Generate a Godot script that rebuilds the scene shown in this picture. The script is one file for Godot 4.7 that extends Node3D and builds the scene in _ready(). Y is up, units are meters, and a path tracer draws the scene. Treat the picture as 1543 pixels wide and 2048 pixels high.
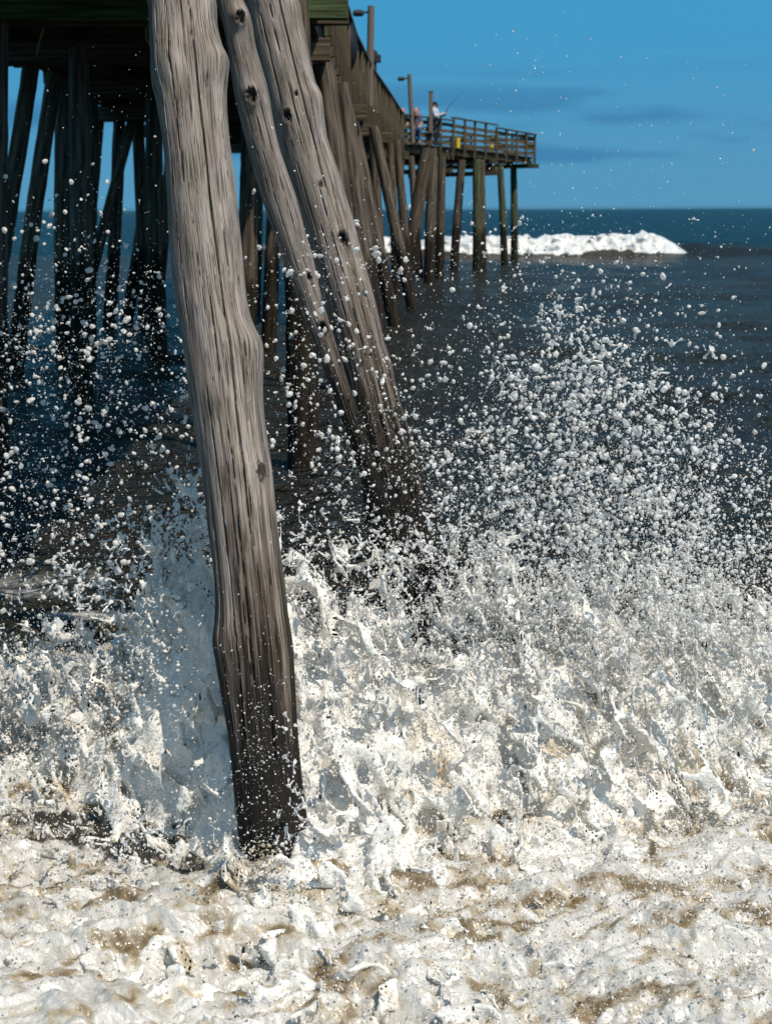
extends Node3D
# A fishing pier on a sandy surf coast: a wave bursts round the leaning timber piles.

const FOCAL := 2844.0
const MIDDLE := Vector2(771.5, 1024.0)
const EYE := Vector3(0.0, 2.6, 0.0)
var tilt := deg_to_rad(12.0)
var rng := RandomNumberGenerator.new()
var mats := {}
var used := {}


# ---------------------------------------------------------------- helpers
func at(px: float, py: float, d: float) -> Vector3:
	# survey point: the place d metres out to sea that stands in that direction from the eye
	var r := Vector3((px - MIDDLE.x) / FOCAL, (MIDDLE.y - py) / FOCAL, -1.0).rotated(Vector3.RIGHT, -tilt)
	return EYE + r * (d / -r.z)


func depth_of(p: Vector3) -> float:
	return (p - EYE).dot(Vector3(0, -sin(tilt), -cos(tilt)))


func fbm(freq: float, octaves: int, s: int, kind := FastNoiseLite.TYPE_SIMPLEX_SMOOTH, fractal := FastNoiseLite.FRACTAL_FBM) -> FastNoiseLite:
	var n := FastNoiseLite.new()
	n.seed = s
	n.noise_type = kind
	n.frequency = freq
	n.fractal_type = fractal
	n.fractal_octaves = octaves
	return n


class Build:
	var v := PackedVector3Array()
	var n := PackedVector3Array()
	var uv := PackedVector2Array()
	var c := PackedColorArray()
	var i := PackedInt32Array()

	func box(a: Vector3, b: Vector3, w: float, h: float, up := Vector3.UP, col := Color.WHITE) -> void:
		# a timber from a to b, w wide and h high, its long edges eased
		var z := (b - a).normalized()
		var x := up.cross(z).normalized()
		var y := z.cross(x)
		var k := minf(w, h) * 0.07
		var ring := [Vector2(w / 2 - k, -h / 2), Vector2(w / 2, -h / 2 + k), Vector2(w / 2, h / 2 - k), Vector2(w / 2 - k, h / 2), Vector2(-w / 2 + k, h / 2), Vector2(-w / 2, h / 2 - k), Vector2(-w / 2, -h / 2 + k), Vector2(-w / 2 + k, -h / 2)]
		var l := (b - a).length()
		var around := 0.0
		for q in 8:
			var p0: Vector2 = ring[q]
			var p1: Vector2 = ring[(q + 1) % 8]
			var e := p1 - p0
			var nn := (x * e.y - y * e.x).normalized()
			var s := v.size()
			for t in [[a, p0, 0.0, 0.0], [a, p1, 0.0, 1.0], [b, p1, 1.0, 1.0], [b, p0, 1.0, 0.0]]:
				v.append(t[0] + x * t[1].x + y * t[1].y)
				n.append(nn)
				uv.append(Vector2(around + t[3] * e.length(), t[2] * l))
				c.append(col)
			around += e.length()
			for t in [0, 2, 1, 0, 3, 2]:
				i.append(s + t)
		for endpoint in 2:
			var s := v.size()
			for q in 8:
				var p: Vector2 = ring[q]
				v.append((b if endpoint else a) + x * p.x + y * p.y)
				n.append(z if endpoint else -z)
				uv.append(p)
				c.append(col)
			for q in range(1, 7):
				if endpoint:
					i.append_array([s, s + q + 1, s + q])
				else:
					i.append_array([s, s + q, s + q + 1])

	func tube(pts: PackedVector3Array, rad: PackedFloat32Array, sides: int, col := Color.WHITE, ends := true) -> void:
		var first := v.size()
		var side := Vector3.RIGHT
		var l := 0.0
		for k in pts.size():
			var dir := (pts[mini(k + 1, pts.size() - 1)] - pts[maxi(k - 1, 0)]).normalized()
			if absf(dir.dot(side)) > 0.95:
				side = Vector3.FORWARD
			side = (side - dir * dir.dot(side)).normalized()
			var other := dir.cross(side)
			if k:
				l += (pts[k] - pts[k - 1]).length()
			for q in sides + 1:
				var a := TAU * q / sides
				var o := side * cos(a) + other * sin(a)
				v.append(pts[k] + o * rad[k])
				n.append(o)
				uv.append(Vector2(float(q) / sides * TAU * rad[0], l))
				c.append(col)
		for k in pts.size() - 1:
			for q in sides:
				var s := first + k * (sides + 1) + q
				i.append_array([s, s + sides + 1, s + 1, s + 1, s + sides + 1, s + sides + 2])
		if ends:
			for k in [0, pts.size() - 1]:
				var s := v.size()
				var dir: Vector3 = (pts[1] - pts[0]).normalized() * -1.0 if k == 0 else (pts[k] - pts[k - 1]).normalized()
				for q in sides:
					v.append(v[first + k * (sides + 1) + q])
					n.append(dir)
					uv.append(Vector2(v[s].x, v[s].z))
					c.append(col)
				for q in range(1, sides - 1):
					i.append_array([s, s + q + 1, s + q] if k else [s, s + q, s + q + 1])

	func mesh() -> ArrayMesh:
		var a := []
		a.resize(Mesh.ARRAY_MAX)
		a[Mesh.ARRAY_VERTEX] = v
		a[Mesh.ARRAY_NORMAL] = n
		if uv.size() == v.size():
			a[Mesh.ARRAY_TEX_UV] = uv
		if c.size() == v.size():
			a[Mesh.ARRAY_COLOR] = c
		a[Mesh.ARRAY_INDEX] = i
		var m := ArrayMesh.new()
		m.add_surface_from_arrays(Mesh.PRIMITIVE_TRIANGLES, a)
		return m


func numbered(called: String) -> String:
	used[called] = used.get(called, -1) + 1
	return called if used[called] == 0 else "%s_%03d" % [called, used[called]]


func put(called: String, m: Mesh, mat: Material, parent: Node3D = self) -> MeshInstance3D:
	var o := MeshInstance3D.new()
	o.name = numbered(called) if parent == self else called
	o.mesh = m
	o.material_override = mat
	parent.add_child(o, true)
	return o


func hub(called: String, where := Vector3.ZERO, parent: Node3D = self) -> Node3D:
	var o := Node3D.new()
	o.name = numbered(called) if parent == self else called
	o.position = where
	parent.add_child(o, true)
	return o


func tag(o: Node, label: String, category := "", group := "", kind := "") -> void:
	if label:
		o.set_meta("label", label)
	if category:
		o.set_meta("category", category)
	if group:
		o.set_meta("group", group)
	if kind:
		o.set_meta("kind", kind)


func lin(r: float, g: float, b: float) -> Color:
	return Color(r, g, b).linear_to_srgb()


func noise_texture(n: FastNoiseLite, size: int, ramp: Gradient = null, stretch := 1) -> ImageTexture:
	var im := n.get_seamless_image(size, size / stretch, n.noise_type == FastNoiseLite.TYPE_CELLULAR)
	if stretch > 1:
		im.resize(size, size, Image.INTERPOLATE_CUBIC)
	if ramp:
		var b := im.get_data()
		var step := b.size() / (size * size)
		var o := PackedByteArray()
		o.resize(size * size * 3)
		var table := []
		for k in 256:
			table.append(ramp.sample(k / 255.0))
		for k in size * size:
			var col: Color = table[b[k * step]]
			o[k * 3] = int(col.r * 255.0)
			o[k * 3 + 1] = int(col.g * 255.0)
			o[k * 3 + 2] = int(col.b * 255.0)
		im = Image.create_from_data(size, size, false, Image.FORMAT_RGB8, o)
	return ImageTexture.create_from_image(im)


func ramp(stops: Array) -> Gradient:
	var g := Gradient.new()
	g.offsets = PackedFloat32Array(stops.map(func(s): return s[0]))
	g.colors = PackedColorArray(stops.map(func(s): return s[1]))
	return g


func surface_nets(f: PackedFloat32Array, nx: int, ny: int, nz: int, o: Vector3, cell: float) -> Build:
	# f > 0 is inside; one vertex in each crossed cell, one quad round each crossed edge
	var b := Build.new()
	var slot := PackedInt32Array()
	slot.resize(nx * ny * nz)
	slot.fill(-1)
	var sy := nx
	var sz := nx * ny
	for z in nz - 1:
		for y in ny - 1:
			var row := z * sz + y * sy
			for x in nx - 1:
				var k := row + x
				var a0 := f[k]
				var a1 := f[k + 1]
				var a2 := f[k + sy]
				var a3 := f[k + sy + 1]
				var a4 := f[k + sz]
				var a5 := f[k + sz + 1]
				var a6 := f[k + sz + sy]
				var a7 := f[k + sz + sy + 1]
				var pos := int(a0 > 0) + int(a1 > 0) + int(a2 > 0) + int(a3 > 0) + int(a4 > 0) + int(a5 > 0) + int(a6 > 0) + int(a7 > 0)
				if pos == 0 or pos == 8:
					continue
				var sum := Vector3.ZERO
				var cnt := 0
				if (a0 > 0) != (a1 > 0):
					sum += Vector3(a0 / (a0 - a1), 0, 0); cnt += 1
				if (a2 > 0) != (a3 > 0):
					sum += Vector3(a2 / (a2 - a3), 1, 0); cnt += 1
				if (a4 > 0) != (a5 > 0):
					sum += Vector3(a4 / (a4 - a5), 0, 1); cnt += 1
				if (a6 > 0) != (a7 > 0):
					sum += Vector3(a6 / (a6 - a7), 1, 1); cnt += 1
				if (a0 > 0) != (a2 > 0):
					sum += Vector3(0, a0 / (a0 - a2), 0); cnt += 1
				if (a1 > 0) != (a3 > 0):
					sum += Vector3(1, a1 / (a1 - a3), 0); cnt += 1
				if (a4 > 0) != (a6 > 0):
					sum += Vector3(0, a4 / (a4 - a6), 1); cnt += 1
				if (a5 > 0) != (a7 > 0):
					sum += Vector3(1, a5 / (a5 - a7), 1); cnt += 1
				if (a0 > 0) != (a4 > 0):
					sum += Vector3(0, 0, a0 / (a0 - a4)); cnt += 1
				if (a1 > 0) != (a5 > 0):
					sum += Vector3(1, 0, a1 / (a1 - a5)); cnt += 1
				if (a2 > 0) != (a6 > 0):
					sum += Vector3(0, 1, a2 / (a2 - a6)); cnt += 1
				if (a3 > 0) != (a7 > 0):
					sum += Vector3(1, 1, a3 / (a3 - a7)); cnt += 1
				slot[k] = b.v.size()
				b.v.append(o + (Vector3(x, y, z) + sum / cnt) * cell)
				var g := Vector3(a1 + a3 + a5 + a7 - a0 - a2 - a4 - a6, a2 + a3 + a6 + a7 - a0 - a1 - a4 - a5, a4 + a5 + a6 + a7 - a0 - a1 - a2 - a3)
				b.n.append(-g.normalized())
	for z in range(1, nz - 1):
		for y in range(1, ny - 1):
			var row := z * sz + y * sy
			for x in range(1, nx - 1):
				var k := row + x
				if slot[k] < 0:
					continue
				var inside := f[k] > 0
				if inside != (f[k + 1] > 0):
					quad(b, slot[k], slot[k - sy], slot[k - sy - sz], slot[k - sz], inside)
				if inside != (f[k + sy] > 0):
					quad(b, slot[k], slot[k - sz], slot[k - sz - 1], slot[k - 1], inside)
				if inside != (f[k + sz] > 0):
					quad(b, slot[k], slot[k - 1], slot[k - 1 - sy], slot[k - sy], inside)
	return b


func quad(b: Build, p: int, q: int, r: int, s: int, flip: bool) -> void:
	if p < 0 or q < 0 or r < 0 or s < 0:
		return
	if flip:
		b.i.append_array([p, r, q, p, s, r])
	else:
		b.i.append_array([p, q, r, p, r, s])


# ---------------------------------------------------------------- camera, sky, sun
func light_and_lens() -> void:
	var cam := Camera3D.new()
	cam.name = "camera"
	var lens := CameraAttributesPhysical.new()
	lens.frustum_focal_length = 12.0 * FOCAL / MIDDLE.y
	lens.frustum_focus_distance = 6.0
	lens.frustum_near = 0.05
	lens.frustum_far = 12000.0
	lens.exposure_aperture = 3.2
	cam.attributes = lens
	add_child(cam)
	cam.position = EYE
	cam.rotation = Vector3(-tilt, 0, deg_to_rad(-0.25))
	cam.fov = rad_to_deg(2.0 * atan(MIDDLE.y / FOCAL))
	cam.near = 0.05
	cam.far = 12000.0

	var el := deg_to_rad(57.0)
	var az := deg_to_rad(42.0)
	var to_sun := Vector3(sin(az) * cos(el), sin(el), cos(az) * cos(el))
	var w := 2048
	var h := 1024
	var sky_image := Image.create(w, h, false, Image.FORMAT_RGBF)
	var streak := fbm(1.0, 4, 5)
	for y in h:
		var up := 90.0 - (y + 0.5) / h * 180.0
		var t := clampf(up / 90.0, 0.0, 1.0)
		var low := Color(0.078, 0.285, 0.47)
		var mid := Color(0.042, 0.295, 0.54)
		var top := Color(0.085, 0.205, 0.40)
		var col := low.lerp(mid, smoothstep(0.0, 0.085, t)).lerp(top, smoothstep(0.08, 0.9, t))
		if up < 0.0:
			col = Color(0.05, 0.09, 0.11)
		if up < 0.0:
			sky_image.fill_rect(Rect2i(0, y, w, 1), col)
			continue
		var cu := cos(deg_to_rad(up))
		var su := sin(deg_to_rad(up))
		for x in w:
			var a := float(x) / w * TAU
			# the air is brighter and whiter towards the sun
			var away := rad_to_deg(acos(clampf(Vector3(sin(a) * cu, su, -cos(a) * cu).dot(to_sun), -1.0, 1.0)))
			var glow := 1.4 * exp(-away / 9.0) + 0.55 * exp(-away / 28.0)
			if up > 14.0:
				sky_image.set_pixel(x, y, Color(col.r + glow, col.g + glow * 0.95, col.b + glow * 0.86))
				continue
			# thin bars of distant blue cloud, round the whole horizon
			var p := Vector3(cos(a), 0, sin(a)) * 2.2
			var n := streak.get_noise_3d(p.x, up * 0.55 + 0.25 * streak.get_noise_3d(p.x * 2.0, 7.0, p.z * 2.0), p.z)
			var bar := smoothstep(0.14, 0.30, n) * smoothstep(0.3, 1.6, up) * smoothstep(6.0, 3.4, up)
			var c2 := col.lerp(Color(0.036, 0.195, 0.39), bar * 0.9)
			sky_image.set_pixel(x, y, Color(c2.r + glow, c2.g + glow * 0.95, c2.b + glow * 0.86))
	var dome := PanoramaSkyMaterial.new()
	dome.panorama = ImageTexture.create_from_image(sky_image)
	var env := Environment.new()
	env.background_mode = Environment.BG_SKY
	env.sky = Sky.new()
	env.sky.sky_material = dome
	env.tonemap_mode = Environment.TONE_MAPPER_LINEAR
	env.tonemap_exposure = 1.05
	env.sdfgi_enabled = true
	env.ssao_enabled = true
	env.ssil_enabled = true
	var world := WorldEnvironment.new()
	world.name = "world"
	world.environment = env
	add_child(world)

	var sun := DirectionalLight3D.new()
	sun.name = "sun"
	sun.light_color = Color(1.0, 0.955, 0.89)
	sun.light_energy = 1.25
	sun.light_angular_distance = 0.53
	sun.shadow_enabled = true
	add_child(sun)
	sun.look_at_from_position(to_sun * 50.0, Vector3.ZERO)


# ---------------------------------------------------------------- materials
func plain(called: String, col: Color, rough := 0.85, spec := 0.4) -> StandardMaterial3D:
	var m := StandardMaterial3D.new()
	m.resource_name = called
	m.albedo_color = col
	m.roughness = rough
	m.metallic_specular = spec
	mats[called] = m
	return m


func make_materials() -> void:
	# weathered pile: long grain, checks and short raised fibres; colour from the vertices
	var size := 1024
	var fine := fbm(0.15, 4, 11).get_seamless_image(size, size / 16)
	fine.resize(size, size, Image.INTERPOLATE_CUBIC)
	var broad := fbm(0.012, 3, 12).get_seamless_image(size, size / 8)
	broad.resize(size, size, Image.INTERPOLATE_CUBIC)
	var blotch := fbm(0.008, 4, 13).get_seamless_image(size, size)
	var fd := fine.get_data()
	var bd := broad.get_data()
	var kd := blotch.get_data()
	var col := PackedByteArray()
	col.resize(size * size * 3)
	var hgt := PackedByteArray()
	hgt.resize(size * size)
	for k in size * size:
		var g := fd[k] / 255.0
		var br := bd[k] / 255.0
		var bl := kd[k] / 255.0
		var line := smoothstep(0.30, 0.42, g)
		var tone := (0.70 + 0.22 * g + 0.22 * (br - 0.5) + 0.26 * (bl - 0.5)) * lerpf(0.62, 1.0, line)
		col[k * 3] = int(clampf(tone * 252.0, 0, 255))
		col[k * 3 + 1] = int(clampf(tone * (246.0 + 6.0 * (br - 0.5)), 0, 255))
		col[k * 3 + 2] = int(clampf(tone * (240.0 + 18.0 * (bl - 0.5)), 0, 255))
		hgt[k] = int(clampf(255.0 * (0.16 * br + 0.5 * g) * lerpf(0.5, 1.0, line) + 20.0, 0, 215))
	# raised wandering fibres
	rng.seed = 77
	for s in 900:
		var x := rng.randf() * size
		var y := rng.randf() * size
		var steps := rng.randi_range(8, 34)
		for t in steps:
			y += 1.0
			if rng.randf() < 0.25:
				x += rng.randf_range(-3.0, 3.0)
			for q in 3:
				var kk := (int(y) % size) * size + (int(x) + q + size) % size
				hgt[kk] = 255 if q == 1 else maxi(hgt[kk], 225)
	mats.pile_color = ImageTexture.create_from_image(Image.create_from_data(size, size, false, Image.FORMAT_RGB8, col))
	mats.pile_height = ImageTexture.create_from_image(Image.create_from_data(size, size, false, Image.FORMAT_L8, hgt))
	var m := plain("weathered_pile", Color.WHITE, 0.82, 0.35)
	m.vertex_color_use_as_albedo = true
	m.albedo_texture = mats.pile_color
	m.heightmap_enabled = true
	m.heightmap_texture = mats.pile_height
	m.heightmap_scale = 0.28

	# pier timbers
	var stain := noise_texture(fbm(0.02, 5, 21), 512, ramp([[0.0, Color(0.42, 0.40, 0.38)], [0.45, Color(0.72, 0.70, 0.66)], [0.7, Color(0.88, 0.85, 0.80)], [1.0, Color(1, 0.98, 0.93)]]), 4)
	var rough := noise_texture(fbm(0.03, 4, 22), 512, null, 8)
	for spec in [["timber", lin(0.18, 0.15, 0.12)], ["timber_pale", lin(0.22, 0.19, 0.155)], ["timber_green", lin(0.13, 0.19, 0.095)], ["timber_olive", lin(0.16, 0.145, 0.095)], ["pile_grey", lin(0.21, 0.18, 0.16)], ["pile_green", lin(0.14, 0.17, 0.10)]]:
		var t := plain(spec[0], spec[1], 0.88, 0.3)
		t.vertex_color_use_as_albedo = true
		t.albedo_texture = stain
		t.heightmap_enabled = true
		t.heightmap_texture = rough
		t.heightmap_scale = 0.5
		t.uv1_scale = Vector3(1.3, 0.35, 1.0)

	# the sea: silty water, glossy
	var sea := plain("sea_water", Color.WHITE, 0.24, 0.11)
	sea.vertex_color_use_as_albedo = true
	sea.heightmap_enabled = true
	sea.heightmap_texture = noise_texture(fbm(0.012, 5, 31, FastNoiseLite.TYPE_SIMPLEX_SMOOTH, FastNoiseLite.FRACTAL_RIDGED), 1024)
	sea.heightmap_scale = 30.0
	sea.uv1_scale = Vector3(0.16, 0.26, 1)

	# foam: white froth, grain of bubbles
	var bubbles := noise_texture(fbm(0.075, 3, 41, FastNoiseLite.TYPE_CELLULAR), 512)
	var froth := noise_texture(fbm(0.045, 5, 42), 512, ramp([[0.0, Color(0.78, 0.77, 0.74)], [0.35, Color(0.94, 0.935, 0.92)], [1.0, Color(1, 1, 1)]]))
	for called in ["foam", "foam_far"]:
		var foam := plain(called, Color.WHITE, 0.34, 0.5)
		foam.clearcoat_enabled = true
		foam.clearcoat = 0.7
		foam.clearcoat_roughness = 0.1
		foam.vertex_color_use_as_albedo = true
		foam.albedo_texture = froth
		foam.heightmap_enabled = true
		foam.heightmap_texture = bubbles
		foam.heightmap_scale = 0.5
		foam.uv1_triplanar = true
		foam.uv1_world_triplanar = true
		foam.uv1_scale = Vector3.ONE * 1.7
		foam.backlight_enabled = true
		foam.backlight = Color(0.45, 0.45, 0.44)
	var drop := plain("drop", Color(lin(0.97, 0.96, 0.94), 0.66), 0.12, 0.5)
	drop.transparency = BaseMaterial3D.TRANSPARENCY_ALPHA
	drop.backlight_enabled = true
	drop.backlight = Color(0.66, 0.66, 0.66)

	var spray := plain("spray", Color(1, 1, 1, 0.66), 0.12, 0.5)
	spray.transparency = BaseMaterial3D.TRANSPARENCY_ALPHA
	spray.vertex_color_use_as_albedo = true
	spray.backlight_enabled = true
	spray.backlight = Color(0.66, 0.66, 0.66)
	plain("lamp_metal", lin(0.03, 0.03, 0.032), 0.6)
	plain("pole_wood", lin(0.16, 0.125, 0.10), 0.9)
	plain("rope", lin(0.30, 0.27, 0.14), 0.9)
	plain("black_plastic", lin(0.012, 0.012, 0.014), 0.5)
	plain("yellow_plastic", lin(0.70, 0.52, 0.03), 0.5)
	plain("rod_blank", lin(0.02, 0.02, 0.022), 0.4)
	plain("cloth_dark", lin(0.02, 0.02, 0.026), 0.95)
	var body := plain("body", Color.WHITE, 0.85, 0.3)
	body.vertex_color_use_as_albedo = true


# ---------------------------------------------------------------- sea
func wave_height(x: float, d: float, n: FastNoiseLite) -> float:
	var h := 0.10 * n.get_noise_2d(x * 0.10, d * 0.32) + 0.075 * n.get_noise_2d(x * 0.35 + 40.0, d * 0.95)
	h += 0.045 * n.get_noise_2d(x * 1.0 + 90.0, d * 2.1) * smoothstep(60.0, 20.0, d) + 0.02 * n.get_noise_2d(x * 2.4, d * 4.4 + 17.0) * smoothstep(35.0, 10.0, d)
	h += 0.16 * n.get_noise_2d(x * 0.03, d * 0.11 + 60.0) * smoothstep(15.0, 40.0, d)
	return h


func make_sea() -> void:
	var n := fbm(1.0, 2, 3)
	var b := Build.new()
	var rows := 470
	var cols := 230
	for r in rows:
		var d := 2.0 * pow(4500.0, float(r) / (rows - 1))
		for q in cols:
			var s := (float(q) / (cols - 1) - 0.5) * 2.0
			var x := s * (5.0 + 0.62 * d)
			var y := wave_height(x, d, n) * smoothstep(1500.0, 200.0, d)
			# the shoulder of the breaking swell
			y += 0.75 * exp(-pow((d - 81.0) / 3.0, 2)) * smoothstep(-16.0, -6.0, x) * smoothstep(34.0, 15.0, x) * (1.0 + 0.4 * n.get_noise_2d(x * 0.2, d * 0.2))
			y -= 0.6 * smoothstep(9.4, 7.6, d - 0.2 * x)
			b.v.append(Vector3(x, y, -d))
			b.uv.append(Vector2(x, d))
			var patch := n.get_noise_2d(x * 0.05, d * 0.05)
			var deep := smoothstep(84.0, 92.0, d + 6.0 * patch)
			var silt := Color(0.038, 0.034, 0.025).lerp(Color(0.028, 0.029, 0.027), clampf(0.5 + 1.2 * patch, 0, 1))
			var lace := smoothstep(0.30, 0.46, n.get_noise_2d(x * 0.7 + 5.0, d * 2.6) - 0.25 * absf(n.get_noise_2d(x * 3.0, d * 6.0))) * smoothstep(10.5, 8.5, d + 3.0 * patch)
			b.c.append(silt.lerp(Color(0.004, 0.017, 0.02), deep).lerp(Color(0.62, 0.62, 0.6), lace * 0.8))
	for r in rows - 1:
		for q in cols - 1:
			var s := r * cols + q
			b.i.append_array([s, s + cols, s + 1, s + 1, s + cols, s + cols + 1])
	smooth_normals(b)
	var o := put("sea", b.mesh(), mats.sea_water)
	tag(o, "dark silty sea running out to the level horizon", "", "", "structure")


func smooth_normals(b: Build) -> void:
	b.n.resize(b.v.size())
	b.n.fill(Vector3.ZERO)
	for k in range(0, b.i.size(), 3):
		var p := b.v[b.i[k]]
		var m := (b.v[b.i[k + 2]] - p).cross(b.v[b.i[k + 1]] - p)
		b.n[b.i[k]] += m
		b.n[b.i[k + 1]] += m
		b.n[b.i[k + 2]] += m
	for k in b.n.size():
		b.n[k] = b.n[k].normalized()


func make_breaker() -> void:
	# a roller of white water, about 1.4 m high, breaking 80 m out
	var lump := fbm(1.25, 4, 61)
	var cell := 0.11
	var o := Vector3(-7.0, -0.3, -84.0)
	var nx := 227
	var ny := 23
	var nz := 61
	var f := PackedFloat32Array()
	f.resize(nx * ny * nz)
	for z in nz:
		for y in ny:
			for x in nx:
				var p := o + Vector3(x, y, z) * cell
				var d := -p.z
				var n := lump.get_noise_3d(p.x, p.y * 1.3, p.z)
				var n2 := lump.get_noise_3d(p.x * 0.25, 30.0, 0.0)
				var crest := (1.02 + 0.2 * n2 + 0.16 * smoothstep(4.0, 12.0, p.x)) * smoothstep(17.6, 14.6, p.x + 0.9 * n) * smoothstep(-7.5, -5.0, p.x)
				var front := smoothstep(77.6, 79.4, d + 0.5 * n2)
				var back := smoothstep(82.6, 80.6, d)
				f[x + nx * (y + ny * z)] = crest * front * back + 0.46 * n - p.y - 0.05
	var b := surface_nets(f, nx, ny, nz, o, cell)
	b.c.resize(b.v.size())
	b.c.fill(Color(0.86, 0.86, 0.84))
	var wave := put("breaking_wave", b.mesh(), mats.foam_far)
	tag(wave, "white breaking wave rolling in behind the far pier legs", "wave")


# ---------------------------------------------------------------- foreground piles
func edge_at(e: Array, y: float) -> Vector2:
	var k := 0
	while k < e.size() - 2 and e[k + 1][0] < y:
		k += 1
	var p0: Array = e[maxi(k - 1, 0)]
	var p1: Array = e[k]
	var p2: Array = e[k + 1]
	var p3: Array = e[mini(k + 2, e.size() - 1)]
	var t := clampf((y - p1[0]) / (p2[0] - p1[0]), 0.0, 1.0)
	return Vector2(cubic_interpolate(p1[1], p2[1], p0[1], p3[1], t), cubic_interpolate(p1[2], p2[2], p0[2], p3[2], t))


func even_edge(e: Array, y: float) -> Vector2:
	var sum := Vector2.ZERO
	for k in 13:
		sum += edge_at(e, clampf(y + (k - 6) * 38.0, e[0][0], e[-1][0]))
	return sum / 13.0


func near_pile(e: Array, d0: float, d1: float, rows: int, sides: int, checks: Array, knots: Array, wet_from: float, wet_full: float, s: int) -> ArrayMesh:
	# e: measured outline (height mark, one side, other side); d0, d1: distance at the first and last mark
	var b := Build.new()
	var wob := fbm(1.0, 3, s)
	var y0: float = e[0][0]
	var y1: float = e[-1][0]
	var mid := PackedVector3Array()
	var rad := PackedFloat32Array()
	var swell := PackedVector2Array()
	for r in rows:
		var y := lerpf(y0, y1, float(r) / (rows - 1))
		var lr := even_edge(e, y)
		var p := at((lr.x + lr.y) / 2, y, lerpf(d0, d1, float(r) / (rows - 1)))
		mid.append(p)
		rad.append((lr.y - lr.x) / 2 * depth_of(p) / FOCAL)
		var own := (edge_at(e, y) - lr) * depth_of(p) / FOCAL
		swell.append(Vector2(-own.x, own.y))
	var axis := (mid[rows - 1] - mid[0]).normalized()
	var right := (Vector3.RIGHT - axis * axis.x).normalized()
	var to_eye := right.cross(axis).normalized()
	if to_eye.z < 0:
		to_eye = -to_eye
	var l := 0.0
	for r in rows:
		if r:
			l += (mid[r] - mid[r - 1]).length()
		var y := lerpf(y0, y1, float(r) / (rows - 1))
		var lr := edge_at(e, y)
		var per_mark := rad[r] / ((lr.y - lr.x) / 2)
		for q in sides + 1:
			var a := TAU * q / sides - PI  # 0 faces the eye
			var o := right * sin(a) + to_eye * cos(a)
			var cs := Vector2(cos(a), sin(a))
			var big := wob.get_noise_3d(cs.x * 1.1, cs.y * 1.1, l * 1.6)
			var flute := wob.get_noise_3d(cs.x * 7.0, cs.y * 7.0, l * 0.7 + 30.0)
			var rr := rad[r] * (1.0 + 0.03 * big) + (swell[r].y * pow(maxf(sin(a), 0.0), 1.6) + swell[r].x * pow(maxf(-sin(a), 0.0), 1.6)) + 0.0006 * flute
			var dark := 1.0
			for k in checks:
				# a drying check: a narrow groove that wanders down the grain
				var along: float = smoothstep(k[1], k[1] + 60.0, y) * smoothstep(k[2], k[2] - 60.0, y)
				if along <= 0.0:
					continue
				var ca: float = k[0] + 0.06 * wob.get_noise_2d(l * 1.1 + k[0] * 9.0, k[0] * 31.0) + 0.014 * wob.get_noise_2d(l * 9.0, k[0] * 17.0)
				var off: float = absf(wrapf(a - ca, -PI, PI)) * rad[r]
				var w: float = 0.72 * k[3] * along * (0.75 + 0.5 * wob.get_noise_2d(l * 3.0, k[0] * 5.0 + 60.0))
				if off < w * 2.2:
					rr -= 0.7 * k[4] * along * (1.0 - smoothstep(w * 0.35, w * 1.3, off))
					rr += 0.001 * along * smoothstep(w * 2.2, w * 1.4, off) * smoothstep(w, w * 1.4, off)
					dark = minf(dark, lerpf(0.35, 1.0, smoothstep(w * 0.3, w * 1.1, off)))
			for k in knots:
				var dv := Vector2(wrapf(a - k[0], -PI, PI) * rad[r], (y - k[1]) * per_mark)
				var dist: float = Vector2(dv.x, dv.y * 0.72).length() / k[2]
				if dist < 2.6:
					rr += k[3] * exp(-dist * dist * 0.8)
					if k[4] > 0.0:
						rr -= k[4] * (1.0 - smoothstep(0.2, 1.0, dist + 0.55 * wob.get_noise_2d(dv.x * 55.0, dv.y * 55.0)))
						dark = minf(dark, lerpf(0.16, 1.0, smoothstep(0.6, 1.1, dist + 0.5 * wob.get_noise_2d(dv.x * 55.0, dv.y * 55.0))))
			b.v.append(mid[r] + o * rr)
			b.uv.append(Vector2((a + PI) / TAU, l * 0.42))
			# sea-soaked wood: a ragged dark stain that climbs the grain in streaks
			var streak := wob.get_noise_3d(cs.x * 5.0, cs.y * 5.0, l * 0.5) + 0.7 * wob.get_noise_3d(cs.x * 16.0, cs.y * 16.0, l * 1.5 + 9.0)
			var soak := smoothstep(-0.10, 0.12, (y - lerpf(wet_from, wet_full, 0.5)) / (wet_full - wet_from) + 0.75 * streak)
			var half := smoothstep(-0.2, 0.3, (y - wet_from) / (wet_full - wet_from) + 0.8 * streak)
			var tint := 1.0 + 0.14 * wob.get_noise_3d(cs.x * 2.0, cs.y * 2.0, l * 2.0 + 70.0)
			var col := Color(0.485, 0.435, 0.40) * tint
			col = col.lerp(Color(0.20, 0.160, 0.135) * tint, half).lerp(Color(0.030, 0.024, 0.021), soak)
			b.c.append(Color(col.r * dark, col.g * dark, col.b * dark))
	for r in rows - 1:
		for q in sides:
			var k := r * (sides + 1) + q
			b.i.append_array([k, k + 1, k + sides + 1, k + 1, k + sides + 2, k + sides + 1])
	smooth_normals(b)
	for r in rows:  # close the seam
		var k := r * (sides + 1)
		var m := (b.n[k] + b.n[k + sides]).normalized()
		b.n[k] = m
		b.n[k + sides] = m
	var flip := (b.v[sides / 2] - mid[0]).dot(b.n[sides / 2]) < 0
	if flip:
		for k in b.n.size():
			b.n[k] = -b.n[k]
	return b.mesh()


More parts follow.
